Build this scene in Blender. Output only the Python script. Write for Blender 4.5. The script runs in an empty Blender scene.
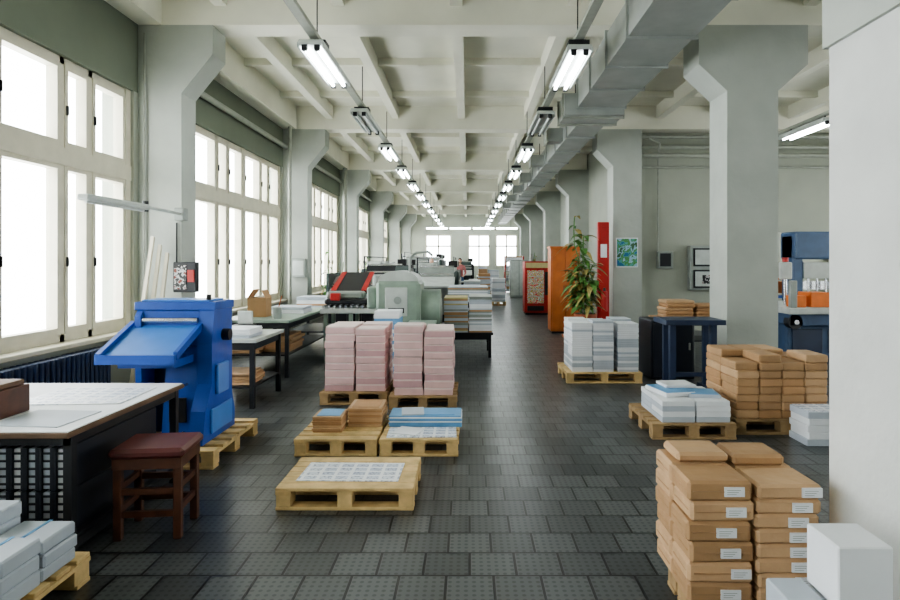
import bpy, bmesh, math, random
from mathutils import Vector, Matrix
random.seed(7)
R=random.random
def U(a,b): return a+(b-a)*random.random()
def lin(v):
    v/=255.0
    return v/12.92 if v<=0.04045 else ((v+0.055)/1.055)**2.4
def C(r,g,b): return (lin(r),lin(g),lin(b),1)
MATS={}
def mat(name,col,rough=0.6,metal=0.0,var=0.12,scale=6.0,bump=0.0,bscale=30.0,spec=0.5,stripes=None):
    if name in MATS: return MATS[name]
    m=bpy.data.materials.new(name); m.use_nodes=True
    nt=m.node_tree; N=nt.nodes; L=nt.links
    b=N['Principled BSDF']; b.inputs['Roughness'].default_value=rough; b.inputs['Metallic'].default_value=metal
    b.inputs['Specular IOR Level'].default_value=spec
    tc=N.new('ShaderNodeTexCoord')
    no=N.new('ShaderNodeTexNoise'); no.inputs['Scale'].default_value=scale; no.inputs['Detail'].default_value=6
    L.new(tc.outputs['Object'],no.inputs['Vector'])
    r=N.new('ShaderNodeValToRGB')
    lo=tuple(c*(1-var) for c in col[:3])+(1,); hi=tuple(min(1,c*(1+var)) for c in col[:3])+(1,)
    r.color_ramp.elements[0].position=0.3; r.color_ramp.elements[0].color=lo
    r.color_ramp.elements[1].position=0.7; r.color_ramp.elements[1].color=hi
    L.new(no.outputs['Fac'],r.inputs['Fac'])
    out=r.outputs['Color']
    L.new(out,b.inputs['Base Color'])
    if bump>0:
        n2=N.new('ShaderNodeTexNoise'); n2.inputs['Scale'].default_value=bscale; n2.inputs['Detail'].default_value=5
        L.new(tc.outputs['Object'],n2.inputs['Vector'])
        bp=N.new('ShaderNodeBump'); bp.inputs['Strength'].default_value=bump; bp.inputs['Distance'].default_value=0.02
        L.new(n2.outputs['Fac'],bp.inputs['Height']); L.new(bp.outputs['Normal'],b.inputs['Normal'])
    MATS[name]=m; return m
def emis(name,col,st):
    m=bpy.data.materials.new(name); m.use_nodes=True
    b=m.node_tree.nodes['Principled BSDF']
    b.inputs['Emission Color'].default_value=col; b.inputs['Emission Strength'].default_value=st
    b.inputs['Base Color'].default_value=(.9,.9,.9,1)
    return m
def picture(name,cols,scale):
    m=bpy.data.materials.new(name); m.use_nodes=True; nt=m.node_tree; N=nt.nodes; L=nt.links
    b=N['Principled BSDF']; b.inputs['Roughness'].default_value=.35
    tc=N.new('ShaderNodeTexCoord'); no=N.new('ShaderNodeTexNoise'); no.inputs['Scale'].default_value=scale; no.inputs['Detail'].default_value=3
    L.new(tc.outputs['Object'],no.inputs['Vector'])
    r=N.new('ShaderNodeValToRGB'); r.color_ramp.interpolation='CONSTANT'
    els=r.color_ramp.elements
    while len(els)<len(cols): els.new(0.5)
    for i,c in enumerate(cols):
        els[i].position=0.0 if i==0 else 0.36+0.28*i/len(cols); els[i].color=c
    L.new(no.outputs['Fac'],r.inputs['Fac']); L.new(r.outputs['Color'],b.inputs['Base Color'])
    return m
def sheetmat(name):
    m=bpy.data.materials.new(name); m.use_nodes=True; nt=m.node_tree; N=nt.nodes; L=nt.links
    b=N['Principled BSDF']; b.inputs['Roughness'].default_value=.4
    tc=N.new('ShaderNodeTexCoord')
    br=N.new('ShaderNodeTexBrick'); br.offset=0; br.inputs['Scale'].default_value=1; br.inputs['Brick Width'].default_value=.105; br.inputs['Row Height'].default_value=.08; br.inputs['Mortar Size'].default_value=.012
    br.inputs['Color1'].default_value=C(186,196,214); br.inputs['Color2'].default_value=C(212,218,228); br.inputs['Mortar'].default_value=C(232,235,240)
    L.new(tc.outputs['Object'],br.inputs['Vector'])
    no=N.new('ShaderNodeTexNoise'); no.inputs['Scale'].default_value=60; L.new(tc.outputs['Object'],no.inputs['Vector'])
    r=N.new('ShaderNodeMapRange'); r.inputs[1].default_value=.52; r.inputs[2].default_value=.58; r.inputs[3].default_value=0; r.inputs[4].default_value=.6; L.new(no.outputs['Fac'],r.inputs[0])
    iv=N.new('ShaderNodeMath'); iv.operation='SUBTRACT'; iv.inputs[0].default_value=1; L.new(br.outputs['Fac'],iv.inputs[1])
    mu=N.new('ShaderNodeMath'); mu.operation='MULTIPLY'; L.new(iv.outputs[0],mu.inputs[0]); L.new(r.outputs[0],mu.inputs[1])
    mx=N.new('ShaderNodeMix'); mx.data_type='RGBA'; L.new(mu.outputs[0],mx.inputs[0]); L.new(br.outputs['Color'],mx.inputs[6]); mx.inputs[7].default_value=C(90,104,140)
    L.new(mx.outputs[2],b.inputs['Base Color']); return m

class O:
    def __init__(s,name): s.n=name; s.bm=bmesh.new(); s.m=[]
    def mi(s,m):
        if m not in s.m: s.m.append(m)
        return s.m.index(m)
    def _add(s,vs,fs,m,M=None,smooth=False):
        i=s.mi(m)
        bv=[s.bm.verts.new((M@Vector(v)) if M else Vector(v)) for v in vs]
        for f in fs:
            try:
                fc=s.bm.faces.new([bv[k] for k in f]); fc.material_index=i; fc.smooth=smooth
            except ValueError: pass
        return bv
    def box(s,x0,x1,y0,y1,z0,z1,m,ch=0,rz=0,M=None):
        if x0>x1:x0,x1=x1,x0
        if y0>y1:y0,y1=y1,y0
        if rz:
            c=Vector(((x0+x1)/2,(y0+y1)/2,0)); T=Matrix.Translation(c)@Matrix.Rotation(rz,4,'Z')@Matrix.Translation(-c)
            M=(M@T) if M else T
        if not ch:
            vs=[(x,y,z) for x in(x0,x1) for y in(y0,y1) for z in(z0,z1)]
            s._add(vs,[(0,1,3,2),(4,6,7,5),(0,4,5,1),(2,3,7,6),(0,2,6,4),(1,5,7,3)],m,M); return
        lo=(x0,y0,z0); hi=(x1,y1,z1); vs=[]; idx={}
        for sx in(0,1):
            for sy in(0,1):
                for sz in(0,1):
                    sg=(sx,sy,sz)
                    for ax in range(3):
                        p=[]
                        for k in range(3):
                            e=hi[k] if sg[k] else lo[k]
                            if k!=ax: e+= -ch if sg[k] else ch
                            p.append(e)
                        idx[(sg,ax)]=len(vs); vs.append(tuple(p))
        fs=[]
        for ax in range(3):
            o=[k for k in range(3) if k!=ax]
            for sd in(0,1):
                q=[]
                for a,b in((0,0),(1,0),(1,1),(0,1)):
                    sg=[0,0,0]; sg[ax]=sd; sg[o[0]]=a; sg[o[1]]=b; q.append(idx[(tuple(sg),ax)])
                fs.append(q)
            for a in(0,1):
                for b in(0,1):
                    s0=[0,0,0]; s1=[0,0,0]; s0[o[0]]=s1[o[0]]=a; s0[o[1]]=s1[o[1]]=b; s1[ax]=1
                    s0=tuple(s0); s1=tuple(s1)
                    fs.append([idx[(s0,o[0])],idx[(s1,o[0])],idx[(s1,o[1])],idx[(s0,o[1])]])
        for sx in(0,1):
            for sy in(0,1):
                for sz in(0,1):
                    fs.append([idx[((sx,sy,sz),k)] for k in range(3)])
        s._add(vs,fs,m,M)
    def cyl(s,p0,p1,r,m,seg=12,r2=None):
        p0=Vector(p0); p1=Vector(p1); d=(p1-p0); q=d.to_track_quat('Z','Y').to_matrix()
        r2=r if r2 is None else r2; vs=[]
        for i in range(seg):
            a=2*math.pi*i/seg; vs.append(p0+q@Vector((math.cos(a)*r,math.sin(a)*r,0)))
        for i in range(seg):
            a=2*math.pi*i/seg; vs.append(p1+q@Vector((math.cos(a)*r2,math.sin(a)*r2,0)))
        fs=[(i,(i+1)%seg,seg+(i+1)%seg,seg+i) for i in range(seg)]
        s._add(vs,fs,m,smooth=True)
        s._add(vs,[list(range(seg)),list(range(seg,2*seg))],m)
    def tube(s,pts,r,m,seg=8):
        for a,b in zip(pts,pts[1:]): s.cyl(a,b,r,m,seg)
    def prism(s,pts,ax,a,b,m):
        n=len(pts)
        def P(p,t):
            return {'X':(t,p[0],p[1]),'Y':(p[0],t,p[1]),'Z':(p[0],p[1],t)}[ax]
        vs=[P(p,a) for p in pts]+[P(p,b) for p in pts]
        s._add(vs,[list(range(n)),list(range(n,2*n))]+[(i,(i+1)%n,n+(i+1)%n,n+i) for i in range(n)],m)
    def ball(s,c,rx,ry,rz,m,u=14,v=9):
        vs=[];fs=[]
        for j in range(v+1):
            t=math.pi*j/v
            for i in range(u):
                a=2*math.pi*i/u; vs.append((c[0]+rx*math.sin(t)*math.cos(a),c[1]+ry*math.sin(t)*math.sin(a),c[2]+rz*math.cos(t)))
        for j in range(v):
            for i in range(u): fs.append((j*u+i,j*u+(i+1)%u,(j+1)*u+(i+1)%u,(j+1)*u+i))
        s._add(vs,fs,m,smooth=True)
    def leaf(s,p,d,ln,w,m,droop=0.5):
        p=Vector(p); d=Vector(d).normalized(); sd=d.cross(Vector((0,0,1)))
        if sd.length<.01: sd=Vector((1,0,0))
        sd.normalize(); vs=[]
        prof=[0.15,0.8,1.0,0.6,0.05]
        for k,wd in enumerate(prof):
            t=k/4; c=p+d*ln*t+Vector((0,0,-droop*ln*t*t))
            vs+= [c-sd*w*wd/2+Vector((0,0,.12*w*wd)),c,c+sd*w*wd/2+Vector((0,0,.12*w*wd))]
        fs=[]
        for k in range(4):
            for j in range(2): a=k*3+j; fs.append((a,a+1,a+4,a+3))
        s._add(vs,fs,m,smooth=True)
    def done(s,norm=True,parent=None):
        bm=s.bm
        if norm: bmesh.ops.recalc_face_normals(bm,faces=bm.faces[:])
        xs=[v.co for v in bm.verts]
        mn=Vector([min(v[i] for v in xs) for i in range(3)]); mx=Vector([max(v[i] for v in xs) for i in range(3)])
        o=Vector(((mn.x+mx.x)/2,(mn.y+mx.y)/2,mn.z))
        for v in bm.verts: v.co-=o
        me=bpy.data.meshes.new(s.n); bm.to_mesh(me); bm.free()
        for m in s.m: me.materials.append(m)
        ob=bpy.data.objects.new(s.n,me); ob.location=o
        bpy.context.scene.collection.objects.link(ob)
        return ob

# ---------------- materials
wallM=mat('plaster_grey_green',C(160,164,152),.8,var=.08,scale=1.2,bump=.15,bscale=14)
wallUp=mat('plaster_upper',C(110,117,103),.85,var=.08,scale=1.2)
pillM=mat('pillar_paint',C(168,173,166),.65,var=.1,scale=1.6,bump=.25,bscale=10)
whiteWall=mat('foreground_plaster',C(203,205,202),.75,var=.09,scale=2.2,bump=.6,bscale=7)
ceilM=mat('ceiling_paint',C(222,221,206),.8,var=.1,scale=.9)
frameM=mat('window_frame_paint',C(202,197,178),.5,var=.06)
duct=mat('galvanised_duct',C(160,165,161),.42,metal=.3,var=.12,scale=3)
pipeM=mat('pipe_paint',C(148,152,142),.5)
darkM=mat('dark_steel',C(38,40,44),.45,metal=.3)
blackM=mat('black_plastic',C(22,22,25),.5)
greyM=mat('grey_enamel',C(140,147,142),.4)
lgreyM=mat('light_grey_enamel',C(182,188,184),.4)
greenM=mat('machine_green_grey',C(138,155,142),.4)
dgreenM=mat('press_dark_green',C(52,68,66),.45)
blueM=mat('blue_enamel',C(34,80,166),.4,var=.1,bump=.05)
blue2=mat('light_blue_enamel',C(72,126,198),.35,var=.06)
dblueM=mat('dark_blue_enamel',C(40,54,80),.4)
mblueM=mat('machine_blue_grey',C(62,88,122),.4)
navyM=mat('navy_cabinet',C(26,32,44),.45)
redM=mat('red_enamel',C(170,36,32),.45)
woodP=mat('pallet_pine',C(204,176,126),.75,var=.22,scale=9,bump=.2)
woodD=mat('pallet_old_wood',C(156,130,94),.8,var=.25,scale=9,bump=.2)
woodC=mat('cabinet_orange_wood',C(182,104,52),.45,var=.15,scale=4)
woodS=mat('stool_wood',C(82,48,33),.45,var=.3,scale=12)
seatM=mat('stool_vinyl',C(90,42,40),.4,var=.18)
kraft=mat('kraft_paper',C(190,156,120),.6,var=.1,scale=5,bump=.6,bscale=9)
kraft2=mat('kraft_paper_dark',C(168,134,98),.62,var=.12,scale=5,bump=.6,bscale=9)
card=mat('cardboard',C(174,136,98),.7,var=.1)
paper=mat('white_paper',C(224,227,231),.6,var=.05,scale=4)
paperG=mat('grey_paper',C(182,190,200),.6,var=.07,scale=4)
paperB=mat('bluish_paper',C(110,162,205),.5,var=.1)
pinkM=mat('pink_ream',C(218,184,183),.6,var=.07)
pink2=mat('mauve_ream',C(200,162,165),.6,var=.07)
pinkE=mat('pink_ream_edge',C(226,208,204),.6,var=.05)
yelM=mat('yellow_sheet',C(190,178,130),.6)
tubeOn=emis('fluorescent_tube_lit',(0.93,.98,1,1),14)
tubeOff=mat('fluorescent_tube_unlit',C(205,210,208),.35)
leafM=mat('leaf_green',C(84,126,62),.5,var=.3,scale=20)
leafY=mat('leaf_dry',C(160,146,90),.6,var=.3,scale=20)
soil=mat('soil',C(60,44,32),.9)
terra=mat('terracotta',C(160,90,60),.7)
chrome=mat('bright_steel',C(190,192,195),.25,metal=.9)
orangeM=mat('orange_plastic',C(215,115,45),.5)
screenM=mat('screen_glass',C(40,60,80),.15)
printM=sheetmat('printed_sheet')
coverM=picture('colour_covers',[C(210,60,50),C(235,225,210),C(60,120,170),C(240,190,60),C(70,140,80),C(225,225,230)],22)
posterM=picture('landscape_poster',[C(50,110,150),C(90,160,150),C(80,140,80),C(150,190,210),C(60,100,70)],5)
skullM=picture('warning_poster',[C(30,30,32),C(30,30,32),C(190,190,190),C(110,50,40)],14)
woodT=mat('table_edge_wood',C(104,80,60),.6,var=.2)
# floor
fm=bpy.data.materials.new('studded_floor_tile'); fm.use_nodes=True; nt=fm.node_tree; N=nt.nodes; L=nt.links
b=N['Principled BSDF']
tc=N.new('ShaderNodeTexCoord')
br=N.new('ShaderNodeTexBrick'); br.inputs['Scale'].default_value=1; br.inputs['Brick Width'].default_value=.24; br.inputs['Row Height'].default_value=.24
br.inputs['Mortar Size'].default_value=.008; br.inputs['Mortar Smooth'].default_value=.2; br.offset=.5
br.inputs['Color1'].default_value=C(60,63,65); br.inputs['Color2'].default_value=C(90,94,95); br.inputs['Mortar'].default_value=C(16,18,19)
L.new(tc.outputs['Object'],br.inputs['Vector'])
b.inputs['Roughness'].default_value=.31
sc=N.new('ShaderNodeVectorMath'); sc.operation='MULTIPLY'; sc.inputs[1].default_value=(1/.04,1/.04,1); L.new(tc.outputs['Object'],sc.inputs[0])
fr=N.new('ShaderNodeVectorMath'); fr.operation='FRACTION'; L.new(sc.outputs[0],fr.inputs[0])
sb=N.new('ShaderNodeVectorMath'); sb.operation='SUBTRACT'; sb.inputs[1].default_value=(.5,.5,0); L.new(fr.outputs[0],sb.inputs[0])
ml=N.new('ShaderNodeVectorMath'); ml.operation='MULTIPLY'; ml.inputs[1].default_value=(1,1,0); L.new(sb.outputs[0],ml.inputs[0])
le=N.new('ShaderNodeVectorMath'); le.operation='LENGTH'; L.new(ml.outputs[0],le.inputs[0])
mr=N.new('ShaderNodeMapRange'); mr.inputs[1].default_value=.2; mr.inputs[2].default_value=.32; mr.inputs[3].default_value=0; mr.inputs[4].default_value=1
L.new(le.outputs['Value'],mr.inputs[0])
m2=N.new('ShaderNodeMix'); m2.data_type='RGBA'; m2.blend_type='MULTIPLY'; m2.inputs[0].default_value=.5
L.new(br.outputs['Color'],m2.inputs[6]); L.new(mr.outputs[0],m2.inputs[7]); L.new(m2.outputs[2],b.inputs['Base Color'])
bp=N.new('ShaderNodeBump'); bp.invert=True; bp.inputs['Strength'].default_value=.5; bp.inputs['Distance'].default_value=.006
L.new(br.outputs['Fac'],bp.inputs['Height']); L.new(bp.outputs['Normal'],b.inputs['Normal'])
# glass
gm=bpy.data.materials.new('window_glass'); gm.use_nodes=True; nt=gm.node_tree; N=nt.nodes; L=nt.links
N.remove(N['Principled BSDF']); out=N['Material Output']
t=N.new('ShaderNodeBsdfTransparent'); t.inputs[0].default_value=(.93,.96,.97,1); g=N.new('ShaderNodeBsdfGlossy'); g.inputs['Roughness'].default_value=.05
ms=N.new('ShaderNodeMixShader'); ms.inputs[0].default_value=.06; L.new(t.outputs[0],ms.inputs[1]); L.new(g.outputs[0],ms.inputs[2]); L.new(ms.outputs[0],out.inputs[0])

# ---------------- room
YB=-4.5; YE=43.64; XL=-4.2; XR=12.0
o=O('floor'); o.box(-4.7,12.4,YB-.2,YE+.3,-.2,0,fm); fl=o.done()
o=O('ceiling'); o.box(-4.7,12.4,YB-.2,YE+.3,5.15,5.4,ceilM)
PY=[-4.36+6*k for k in range(9)]
for k in range(-2,9):
    x=-.15+1.5*k
    if x<XR-.2: o.box(x-.08,x+.08,YB,YE,4.86,5.16,ceilM)
y=YB+1
while y<YE:
    o.box(XL,XR,y-.05,y+.05,5.03,5.16,ceilM); y+=2.0
o.done()
o=O('trim_ceiling_beams')
for p in PY[:8]:
    o.box(XL,3.9 if p>14 else XR,p,p+.4,4.62,5.15,ceilM)
o.box(XL,XL+.3,YB,YE,4.62,5.15,ceilM)
o.done()
WB,WT=.74,3.75
wins=[(PY[k]+.5,PY[k+1]-.1) for k in range(8)]
o=O('wall_left')
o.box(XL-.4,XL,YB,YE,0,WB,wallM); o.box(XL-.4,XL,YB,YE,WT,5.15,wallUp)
ys=[YB]+[v for w in wins for v in w]+[YE]
for i in range(0,len(ys),2): 
    if ys[i+1]>ys[i]: o.box(XL-.4,XL,ys[i],ys[i+1],WB,WT,wallM)
o.done()
NW=[0]
def winobj(y0,y1,MM=None):
    NW[0]+=1
    o=O('window_%d'%NW[0]); xa,xb=XL-.2,XL-.06
    o.box(xa,xb,y0,y1,WB,WB+.1,frameM); o.box(xa,xb,y0,y1,WT-.07,WT,frameM)
    o.box(xa,xb+.03,y0,y1,2.62,2.8,frameM)
    y=y1; o.box(xa,xb+.02,y1-.1,y1,WB,WT,frameM); y-=.1
    pat=[.64,.4,.84]
    while y>y0+.3:
        for k,wd in enumerate(pat):
            a=y-wd
            if a<y0+.08: a=y0+.08
            for (za,zb) in ((WB+.1,2.62),(2.8,WT-.07)):
                s=.05
                o.box(xa+.03,xb+.01,a,a+s,za,zb,frameM); o.box(xa+.03,xb+.01,y-s,y,za,zb,frameM)
                o.box(xa+.03,xb+.01,a+s,y-s,za,za+s+.02,frameM); o.box(xa+.03,xb+.01,a+s,y-s,zb-s,zb,frameM)
                o.box(xb+.01,xb+.035,a+.015,a+.03,za+(zb-za)*.4,za+(zb-za)*.4+.1,darkM)
            y=a
            w2=.07 if k<2 else .13
            if y>y0+.1:
                o.box(xa,xb+(.02 if k==2 else 0),y-w2,y,WB,WT,frameM); y-=w2
            else: break
        if y<=y0+.1: break
    o.box(xa,xb,y0,y0+.08,WB,WT,frameM)
    o.box(xa+.06,xa+.066,y0,y1,WB+.05,WT-.05,gm)
    o.box(xb-.02,XL+.12,y0-.02,y1+.02,WB-.03,WB+.02,frameM,ch=.008)
    if MM:
        for v in o.bm.verts: v.co=MM@v.co
    return o.done()
for i,(a,b_) in enumerate(wins): winobj(a,b_)
o=O('wall_far')
fw=[(-3.1,-1.2),(0.0,1.6),(2.0,3.6)]
o.box(-4.6,XR,YE,YE+.3,0,1.25,wallM); o.box(-4.6,XR,YE,YE+.3,3.6,5.15,wallM)
xs=[-4.6]+[v for w in fw for v in w]+[XR]
for i in range(0,len(xs),2): o.box(xs[i],xs[i+1],YE,YE+.3,1.25,3.6,wallM)
o.done()
for i,(a,b_) in enumerate(fw):
    NW[0]+=1
    o=O('window_%d'%NW[0])
    o.box(a,b_,YE+.02,YE+.1,1.25,1.35,frameM); o.box(a,b_,YE+.02,YE+.1,3.5,3.6,frameM); o.box(a,b_,YE+.02,YE+.1,2.7,2.8,frameM)
    for t in (0,.5,1):
        x=a+(b_-a-.1)*t; o.box(x,x+.1,YE+.02,YE+.1,1.25,3.6,frameM)
    o.box(a,b_,YE+.06,YE+.065,1.3,3.55,gm); o.done()
o=O('wall_right'); o.box(3.95,4.15,14.04,YE,0,5.15,wallM); o.done()
o=O('wall_cross'); 
o.box(4.15,7.1,14.04,14.24,0,5.15,wallM); o.box(7.1,9.4,14.04,14.24,2.3,5.15,wallM); o.box(9.4,XR,14.04,14.24,0,5.15,wallM); o.done()
o=O('wall_side_room'); o.box(4.15,XR,20,20.2,0,5.15,wallM); o.done()
rw_added=[wins[0],wins[1],wins[2],(14.6,19.6)]  # windows added to the unseen outer wall to brighten the right bay
o=O('wall_outer_right')
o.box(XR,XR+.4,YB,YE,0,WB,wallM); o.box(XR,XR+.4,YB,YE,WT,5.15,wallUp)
ys=[YB]+[v for w in rw_added for v in w]+[YE]
for i in range(0,len(ys),2):
    o.box(XR,XR+.4,ys[i],ys[i+1],WB,WT,wallM)
o.done()
Mr=Matrix.Translation((XR+XL,0,0))@Matrix.Diagonal((-1,1,1,1))
for a,b_ in rw_added: winobj(a,b_,Mr)  # added daylight openings, out of view, numbered on with the other windows
o=O('wall_back'); o.box(-4.6,XR,YB-.2,YB,0,5.15,wallM); o.done()
o=O('wall_foreground'); o.box(1.62,2.25,1.2,2.69,0,2.56,whiteWall); o.box(1.6,2.27,1.2,2.71,2.56,5.14,pillM); o.done()
for p in PY[:8]:
    o=O('concrete_pillar')
    o.box(XL,-3.65,p,p+.4,0,3.75,pillM)
    o.prism([(XL,3.75),(-3.65,3.75),(-3.25,4.25),(-3.25,4.62),(XL,4.62)],'Y',p,p+.4,pillM); o.done()
for p in PY[2:8]:
    o=O('concrete_pillar')
    xr=3.95; p1=p+.55
    o.box(3.3,xr,p,p1,0,3.78,pillM)
    pts=[(3.3,3.78),(xr,3.78),(4.33,4.12),(4.33,4.62),(2.94,4.62),(2.94,4.12)] if p<10 else [(3.3,3.78),(xr,3.78),(xr,4.62),(2.94,4.62),(2.94,4.15)]
    o.prism(pts,'Y',p,p1,pillM); o.done()
# ---------------- ducts & pipes
o=O('ventilation_duct')
o.box(1.76,2.5,4.4,9.6,4.08,4.5,duct)
for y in (5.6,6.6,7.6,8.6,9.6): o.box(1.73,2.53,y-.02,y+.02,4.05,4.53,duct)
o.box(1.55,2.5,9.6,10.4,3.95,4.3,duct); o.box(1.52,2.53,9.7,9.73,3.92,4.33,pipeM); o.box(1.52,2.53,10.2,10.23,3.92,4.33,pipeM)
o.box(1.9,2.4,10.4,38,4.0,4.4,duct)
y=11.5
while y<38: o.box(1.87,2.43,y-.02,y+.02,3.97,4.43,duct); y+=1.5
for y in (12,15,18,21,24,27): o.box(1.6,1.9,y,y+.35,4.02,4.28,duct); o.box(1.56,1.6,y-.03,y+.38,3.98,4.32,pipeM)
for y in (6,9,12,18,24,30,36): o.cyl((2.15,y,4.4),(2.15,y,5.15),.012,darkM,6)
o.done()
o=O('ceiling_pipe_run')
for i,z in enumerate((4.5,4.25,4.05)): o.cyl((4.0,13.9-i*.05,z),(11.9,13.9-i*.05,z),.05,pipeM)
o.cyl((4.0,13.93,3.8),(11.9,13.93,3.8),.03,pipeM)
o.done()
o=O('ceiling_conduit')
o.tube([(4.1,13.55,4.4),(4.35,13.6,4.3),(4.42,13.95,4.0),(4.42,13.98,1.86)],.022,pipeM); o.done()
o=O('heating_pipe'); o.cyl((-3.93,19.2,0),(-3.93,19.2,4.6),.07,pipeM); o.done()
o=O('heating_pipe'); o.cyl((-3.95,13.3,0),(-3.95,13.3,4.6),.04,pipeM); o.done()
for p in PY[2:6]:
    o=O('upper_wall_pipe'); o.cyl((-4.12,p+.45,4.2),(-4.12,p+5.95,4.2),.05,pipeM); o.done()
# ---------------- light rows
def fixture(x,y,lit,name='fluorescent_lamp',z=4.0):
    o=O(name); l=1.5
    o.box(x-.14,x+.14,y,y+l,z+.03,z+.09,lgreyM,ch=.01)
    for dx in (-.07,.07):
        o.cyl((x+dx,y+.05,z),(x+dx,y+l-.05,z),.02,tubeOn if lit else tubeOff,8)
        for yy in (y,y+l-.05): o.box(x+dx-.03,x+dx+.03,yy,yy+.05,z-.03,z+.03,darkM)
    o.box(x-.15,x-.13,y,y+l,z,z+.06,lgreyM); o.box(x+.13,x+.15,y,y+l,z,z+.06,lgreyM)
    for yy in (y+.2,y+l-.2): o.cyl((x,yy,z+.09),(x,yy,z+.16),.015,darkM,6)
    o.done()
for nm,x,off in (('L',-1.76,0),('R',1.28,.15)):
    o=O('lamp_mounting_rail'); o.box(x-.05,x+.05,3.2,40,4.16,4.21,pipeM)
    y=4.0
    while y<40: o.cyl((x,y,4.21),(x,y,4.86),.008,darkM,6); o.box(x-.12,x+.12,y-.1,y+.1,4.1,4.16,darkM); y+=3
    o.done()
    for k in range(12):
        y=6.7+off+3.0*k
        if k>=3: lit=True
        else: lit=(k%2==0)
        fixture(x,y,lit)
o=O('lamp_mounting_rail'); o.box(6.2,6.3,3,13.6,4.16,4.21,pipeM)
for y in (5,9,13): o.cyl((6.25,y,4.21),(6.25,y,5.15),.01,darkM,6)
o.done()
for y in (4.0,7.2,10.3,): fixture(6.25,y,True)
o=O('lamp_mounting_rail'); o.box(7.0,9.5,16.4,16.5,2.6,2.65,pipeM); o.cyl((8,16.45,2.65),(8,16.45,5.15),.01,darkM,6); o.done()
o=O('fluorescent_lamp'); o.box(7.3,9.3,16.35,16.55,2.5,2.6,lgreyM); o.cyl((7.35,16.45,2.47),(9.25,16.45,2.47),.03,tubeOn,8); o.done()
o=O('fluorescent_lamp')
o.box(-3.0,3.6,41.9,42.1,4.0,4.06,lgreyM)
for k in range(4): o.cyl((-2.9+k*1.63,42,3.95),(-1.45+k*1.63,42,3.95),.045,tubeOn,8)
for x in (-2.5,3): o.cyl((x,42,4.06),(x,42,5.1),.012,darkM,6)
o.done()
# ---------------- helpers
def pallet(x0,x1,y0,y1,m=woodP,name='wooden_pallet',n=6,rz=0,z0=0):
    o=O(name); w=x1-x0; d=y1-y0
    bw=.1
    for k in range(n):
        y=y0+(d-bw)*k/(n-1); o.box(x0+U(-.004,.004),x1+U(-.004,.004),y,y+bw,z0+.122,z0+.144,m,ch=.003)
    for k in range(3):
        x=x0+(w-bw)*k/2
        o.box(x,x+bw,y0,y1,z0+.1,z0+.122,m)
        for j in range(3):
            y=y0+(d-.12)*j/2
            o.box(x+.003,x+bw-.003,y+.003,y+.117,z0+.022,z0+.1,m,ch=.003)
    for j in range(3):
        y=y0+(d-.1)*j/2
        o.box(x0,x1,y,y+.1,z0,z0+.022,m,ch=.003)
    return o.done()
def stack(o,x0,x1,y0,y1,z0,z1,n,ms,j=.006,ch=.004):
    h=(z1-z0)/n
    for k in range(n):
        a,b2=U(-j,j),U(-j,j)
        o.box(x0+a,x1+a,y0+b2,y1+b2,z0+h*k,z0+h*(k+1)-.001,random.choice(ms),ch=min(ch,h*.3))
def parcel(o,x0,x1,y0,y1,z0,z1,m,label=True,c=.008,rj=.015):
    o.box(x0,x1,y0,y1,z0,z1,m,ch=c,rz=U(-rj,rj))
    zc=(z0+z1)/2
    if z1-z0>.075 and x1-x0>.25:
        o.box(x0+.02,x1-.02,y0-.004,y0+.003,zc-.002,zc+.002,kraft2)
        o.box(x0-.003,x0+.003,y0+.03,y1-.03,zc-.002,zc+.002,kraft2)
    if label: 
        q=(x0+x1)/2+U(-.02,.05); o.box(q,q+.085,y0-.007,y0+.003,zc-.02,zc+.02,paper)
        for w in (.008,-.001,-.01): o.box(q+.01,q+.06+w,y0-.0075,y0-.006,zc+w-.001,zc+w+.001,greyM)
# ---------------- foreground parcels
pallet(.99,1.5,2.6,2.98,woodD)
o=O('wrapped_parcel_stack')
for k in range(6):
    z=.144+k*.0873
    for j in range(2):
        dx=U(-.01,.01)
        parcel(o,.942+dx,1.216+dx,2.55+j*.23,2.775+j*.23,z,z+.0865,random.choice([kraft,kraft,kraft2]),label=(j==0),c=.012,rj=.03)
for k in range(8):
    z=.144+k*.0635
    for j in range(2):
        dx=U(-.004,.008)
        parcel(o,1.226+dx,1.5+dx,2.55+j*.23,2.775+j*.23,z,z+.063,random.choice([kraft,kraft,kraft2]),label=(j==0),c=.012,rj=.03)
parcel(o,.97,1.21,2.78,2.99,.669,.715,kraft,False,c=.014); parcel(o,1.23,1.47,2.78,2.99,.653,.705,kraft2,False,c=.014)
o.done()
o=O('white_carton_stack')
for k in range(3): o.box(1.235,1.42,2.0,2.19,k*.217,k*.217+.214,paper,ch=.005)
o.done()
o=O('white_carton'); o.box(1.08,1.22,1.98,2.2,0,.24,paper,ch=.006); o.box(1.085,1.215,1.985,2.19,.24,.45,paperG,ch=.006); o.done()
pallet(2.48,3.4,5.55,6.35,woodD)
o=O('wrapped_parcel_stack')
for k in range(8):
    z=.144+k*.074
    for i in range(4):
        for j in range(2):
            if k==7 and random.random()<.15: continue
            x=2.5+i*.212; y=5.58+j*.37+U(-.01,.01); dx=U(-.006,.006)
            parcel(o,x+dx,x+.208+dx,y,y+.355,z,z+.073,random.choice([kraft,kraft2,kraft2,card]),False,c=.01,rj=.03)
o.done()
o=O('printed_sheet_stack'); stack(o,2.95,3.35,5.2,5.5,0,.3,5,[paper,paperG]); o.box(2.96,3.34,5.21,5.49,.3,.303,printM); o.done()
pallet(1.66,2.42,5.4,6.2,woodD)
o=O('white_paper_box')
for (a,b_,c_,d_) in ((1.76,2.06,5.44,5.76),(2.075,2.38,5.44,5.76),(1.76,2.06,5.78,6.1),(2.075,2.38,5.78,6.1)):
    stack(o,a,b_,c_,d_,.144,.34,4,[paper,paper,paperG],j=.003)
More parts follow.
